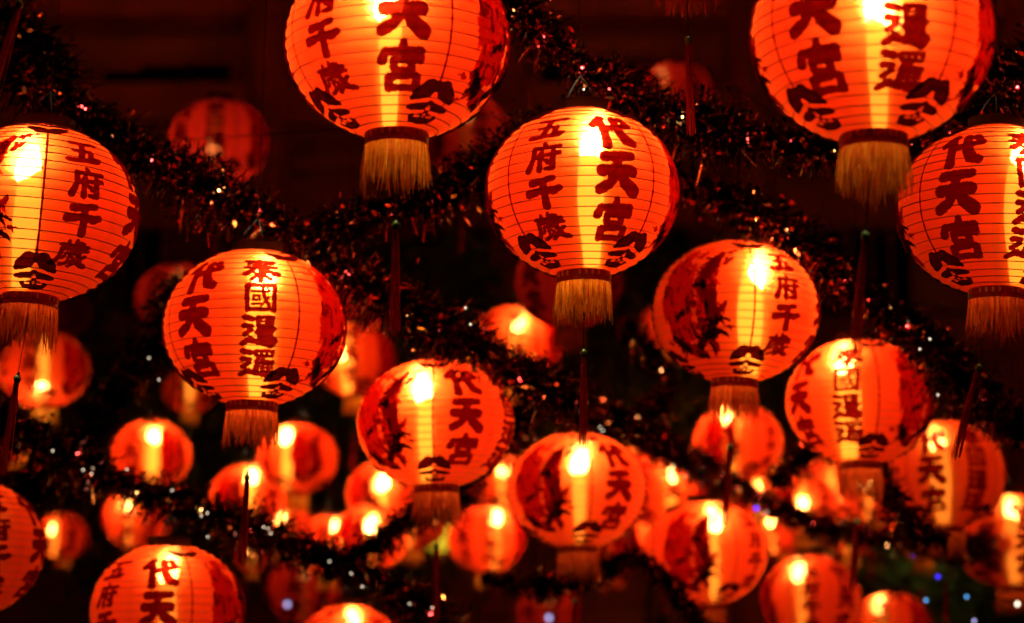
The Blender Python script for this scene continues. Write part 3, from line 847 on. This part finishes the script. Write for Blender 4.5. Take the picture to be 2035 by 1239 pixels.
def garland(path, label, thick=0.092, dens=3000, mix=(0.34, 0.50, 0.16), leds=(), seed=0, glow=0.10):
    r_ = np.random.default_rng(100 + seed)
    pts = catmull([at(*q) for q in path])
    P = np.array([tuple(p) for p in pts])
    root = obj('tinsel_garland', None, loc=pts[0])
    tag(root, label, 'garland', 'tinsel garlands strung between the lanterns')
    o = P - P[0]
    b = MB(); b.tube([tuple(q) for q in o[::3]], 0.003, 5)
    obj('core_wire', b.build('core_wire', M['wire']), root)
    seg = np.linalg.norm(np.diff(o, axis=0), axis=1)
    Lt = seg.sum(); n = int(Lt * dens)
    cum = np.concatenate([[0], np.cumsum(seg)])
    s = r_.uniform(0, Lt, n)
    c = np.stack([np.interp(s, cum, o[:, k]) for k in range(3)], 1)
    tan = np.stack([np.interp(s, cum, np.gradient(o[:, k])) for k in range(3)], 1)
    tan /= np.linalg.norm(tan, axis=1)[:, None]
    u = r_.normal(size=(n, 3)); u -= (u * tan).sum(1)[:, None] * tan
    u /= np.linalg.norm(u, axis=1)[:, None]
    u = u + tan * r_.normal(0, 0.45, (n, 1)); u /= np.linalg.norm(u, axis=1)[:, None]
    # uneven fullness along the garland
    full = 1.0 + 0.22 * np.sin(s * 9 + seed) + 0.15 * np.sin(s * 23 + 2 * seed)
    L = thick * full * r_.uniform(0.30, 1.10, n)
    wdir = np.cross(u, r_.normal(size=(n, 3))); wdir /= np.linalg.norm(wdir, axis=1)[:, None]
    bend = np.cross(u, wdir) * (L * r_.normal(0, 0.28, n))[:, None]
    droop = np.zeros((n, 3)); droop[:, 2] = -L * 0.15
    w = (r_.uniform(0.0012, 0.0034, n))[:, None]
    m1 = c + u * (L * 0.5)[:, None] + bend * 0.3
    e = c + u * L[:, None] + bend + droop
    w2 = wdir * np.cos(0.9) + np.cross(u, wdir) * np.sin(0.9) * r_.choice([-1, 1], n)[:, None]
    v = np.stack([c - wdir * w, c + wdir * w, m1 - wdir * w, m1 + wdir * w, e - w2 * w * 0.6, e + w2 * w * 0.6], 1).reshape(-1, 3)
    base = (np.arange(n) * 6)[:, None]
    f = np.stack([base + np.array([0, 1, 3, 2]), base + np.array([2, 3, 5, 4])], 1).reshape(-1, 4)
    mi = np.repeat(r_.choice(3, n, p=(mix[0] * 0.40, 1 - mix[0] * 0.40 - mix[2] * 0.30, mix[2] * 0.30)), 2)
    # small foil flakes towards the outside catch the light
    k2 = int(n * 0.95); q = r_.integers(0, n, k2)
    fc = c[q] + u[q] * (L[q] * r_.uniform(0.35, 1.0, k2))[:, None] + r_.normal(0, 0.006, (k2, 3))
    fa = r_.normal(size=(k2, 3)); fa /= np.linalg.norm(fa, axis=1)[:, None]
    fb = np.cross(fa, r_.normal(size=(k2, 3))); fb /= np.linalg.norm(fb, axis=1)[:, None]
    la = r_.uniform(0.005, 0.016, (k2, 1)); lb = r_.uniform(0.0025, 0.007, (k2, 1))
    fv = np.stack([fc - fa * la, fc + fb * lb, fc + fa * la, fc - fb * lb], 1).reshape(-1, 3)
    ff = np.arange(4 * k2).reshape(k2, 4) + len(v)
    v = np.concatenate([v, fv]); f = np.concatenate([f, ff]); mi = np.concatenate([mi, r_.choice(3, k2, p=(mix[0] * 1.05, 1 - mix[0] * 1.05 - mix[2] * 1.4, mix[2] * 1.4))])
    t_ = obj('tinsel', mesh('tinsel', v, f, [M['tin_red'], M['tin_dark'], M['tin_gold']], mi), root)
    tag(t_, kind='stuff')
    # small red and amber lamps added inside the tinsel to brighten it
    if glow:
        for q in np.arange(0.03, Lt, glow):
            q += r_.uniform(-0.03, 0.03)
            c0 = Vector([np.interp(q, cum, o[:, k]) for k in range(3)])
            led(root, c0 + Vector(r_.normal(0, 0.009, 3)), M['led_red'] if r_.random() < 0.68 else M['led_amber'], 0.0022)
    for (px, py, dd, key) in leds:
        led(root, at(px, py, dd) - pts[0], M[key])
    return root

garland([(-120, 60, 6.2), (60, 170, 6.2), (200, 250, 6.2), (350, 345, 6.25), (480, 405, 6.3), (600, 480, 6.35), (720, 560, 6.4), (850, 635, 6.5), (970, 700, 6.6), (1060, 760, 6.7), (1150, 800, 6.8)],
        'long tinsel garland sloping down past the four-character lantern', seed=1, mix=(0.46, 0.24, 0.30),
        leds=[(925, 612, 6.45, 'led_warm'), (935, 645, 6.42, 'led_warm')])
garland([(980, -60, 5.9), (1050, 40, 5.95), (1130, 115, 6.0), (1220, 175, 6.0), (1330, 225, 6.05), (1450, 268, 6.1), (1570, 285, 6.1), (1700, 300, 6.1), (1830, 280, 6.1), (1950, 220, 6.05), (2100, 110, 6.0)],
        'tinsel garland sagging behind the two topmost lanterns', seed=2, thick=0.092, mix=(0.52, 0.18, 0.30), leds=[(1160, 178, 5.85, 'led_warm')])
garland([(640, 470, 6.5), (740, 425, 6.45), (860, 392, 6.4), (960, 345, 6.4), (1060, 280, 6.35), (1200, 200, 6.3)],
        'tinsel garland rising behind the two-column lantern', seed=3, mix=(0.42, 0.34, 0.24))
garland([(1290, 330, 6.5), (1400, 385, 6.5), (1510, 430, 6.5), (1610, 500, 6.55), (1700, 580, 6.6), (1790, 640, 6.7), (1880, 720, 6.8), (1960, 800, 6.9), (2080, 900, 7.0)],
        'tinsel garland running down behind the half-hidden edge lantern', seed=4, mix=(0.54, 0.18, 0.28), thick=0.085,
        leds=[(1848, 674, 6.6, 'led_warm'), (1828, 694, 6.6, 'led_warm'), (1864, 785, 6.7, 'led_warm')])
garland([(-90, 800, 7.0), (20, 850, 7.1), (120, 900, 7.2), (230, 955, 7.25), (340, 995, 7.3), (460, 1035, 7.35), (570, 1080, 7.4), (690, 1120, 7.4), (800, 1185, 7.4), (900, 1260, 7.4)],
        'winding black garland with white sparkles low in the picture', seed=5, glow=0.2, mix=(0.24, 0.60, 0.16),
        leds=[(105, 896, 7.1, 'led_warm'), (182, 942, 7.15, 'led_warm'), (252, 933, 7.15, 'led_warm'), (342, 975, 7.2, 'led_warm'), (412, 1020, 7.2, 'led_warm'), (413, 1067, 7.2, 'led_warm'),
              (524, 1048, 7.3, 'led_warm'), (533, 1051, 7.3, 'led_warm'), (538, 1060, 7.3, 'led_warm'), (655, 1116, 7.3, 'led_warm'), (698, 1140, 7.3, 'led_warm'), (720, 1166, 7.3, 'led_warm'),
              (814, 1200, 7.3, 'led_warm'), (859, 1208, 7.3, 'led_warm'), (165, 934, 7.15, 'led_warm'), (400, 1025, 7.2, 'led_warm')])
garland([(360, 560, 7.2), (330, 650, 7.3), (270, 730, 7.4), (215, 810, 7.5), (150, 890, 7.5), (80, 960, 7.5), (0, 1010, 7.5), (-90, 1040, 7.5)],
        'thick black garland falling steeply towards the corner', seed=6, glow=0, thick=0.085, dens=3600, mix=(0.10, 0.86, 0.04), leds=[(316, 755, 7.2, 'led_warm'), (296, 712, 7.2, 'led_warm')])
garland([(1120, 740, 8.1), (1050, 810, 8.0), (990, 890, 8.0), (910, 960, 7.8), (830, 1020, 7.5), (740, 1085, 7.5), (650, 1130, 7.5)],
        'black garland climbing behind the painted-figure lantern', seed=7, glow=0, thick=0.07, dens=2800, mix=(0.14, 0.80, 0.06))
garland([(1040, 720, 8.1), (1120, 765, 8.1), (1220, 825, 8.2), (1310, 880, 8.5), (1400, 930, 9.1), (1500, 985, 9.3), (1620, 1040, 9.4), (1740, 1065, 9.4), (1870, 1090, 9.4), (2010, 1080, 9.9), (2120, 1060, 10.2)],
        'garland passing just above the lower row of lanterns', seed=8, thick=0.074, dens=2600, mix=(0.38, 0.40, 0.22),
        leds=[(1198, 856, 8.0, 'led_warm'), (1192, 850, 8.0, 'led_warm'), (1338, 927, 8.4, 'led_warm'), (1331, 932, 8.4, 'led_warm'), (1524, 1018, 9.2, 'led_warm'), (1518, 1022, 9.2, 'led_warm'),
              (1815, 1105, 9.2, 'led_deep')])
garland([(1230, 640, 8.2), (1290, 700, 8.2), (1330, 760, 8.2), (1290, 820, 8.2), (1200, 850, 8.2), (1130, 850, 8.2)],
        'short dark garland knotted behind the seam-cut lantern', seed=9, glow=0.2, thick=0.07, mix=(0.22, 0.68, 0.10))
garland([(1540, 960, 7.6), (1600, 905, 7.6), (1660, 893, 7.6), (1740, 930, 7.6), (1800, 1040, 7.6), (1880, 1075, 7.6)],
        'black garland loop beside the brown fringe', seed=10, glow=0, thick=0.06, dens=2600, mix=(0.12, 0.82, 0.06))
garland([(960, 1150, 8.3), (1080, 1165, 8.2), (1180, 1140, 8.1), (1270, 1110, 8.0), (1350, 1190, 8.0), (1420, 1290, 8.0)],
        'faint dark garland under the lower lanterns', seed=11, glow=0, thick=0.055, mix=(0.16, 0.78, 0.06))
garland([(-40, 10, 6.4), (40, 60, 6.4), (110, 140, 6.4), (150, 230, 6.4), (240, 300, 6.45), (340, 330, 6.5)],
        'sparse garland in the dark upper corner behind a tassel', seed=12, glow=0.2, mix=(0.14, 0.72, 0.14), dens=2200)
garland([(1900, 120, 6.3), (1960, 170, 6.3), (2010, 150, 6.3), (2090, 90, 6.3)],
        'bit of garland beside the largest lantern', seed=13, mix=(0.2, 0.62, 0.18))

# string lights far down the street
def string_lights(path, bulbs, label):
    pts = catmull([at(*q) for q in path], 0.1)
    root = obj('string_lights', None, loc=pts[0])
    tag(root, label, 'string lights')
    b = MB(); b.tube([tuple(p - pts[0]) for p in pts], 0.003, 5)
    obj('cable', b.build('cable', M['wire']), root)
    for px, py, d, k, r in bulbs:
        led(root, at(px, py, d) - pts[0], M[k], r).name = 'light_bulb'
string_lights([(1720, 1140, 8.6), (1840, 1186, 8.6), (1920, 1178, 8.6), (2100, 1215, 8.6)],
              [(1840, 1193, 8.6, 'led_blue', 0.0036), (1921, 1186, 8.6, 'led_blue', 0.0036), (1864, 1146, 8.6, 'led_deep', 0.006), (1503, 1010, 8.6, 'led_deep', 0.007), (1936, 1234, 8.6, 'led_pale', 0.005),
               (2022, 1200, 8.6, 'led_warm', 0.007)], 'string of small blue lights in the dark lower corner')
string_lights([(400, 1170, 12.5), (570, 1190, 12.5), (830, 1225, 12.5), (1090, 1218, 12.5), (1300, 1200, 12.5)],
              [(571, 1201, 12.5, 'led_pale', 0.011), (1091, 1228, 12.5, 'led_pale', 0.012)], 'string with two pale violet lights before unlit lanterns')
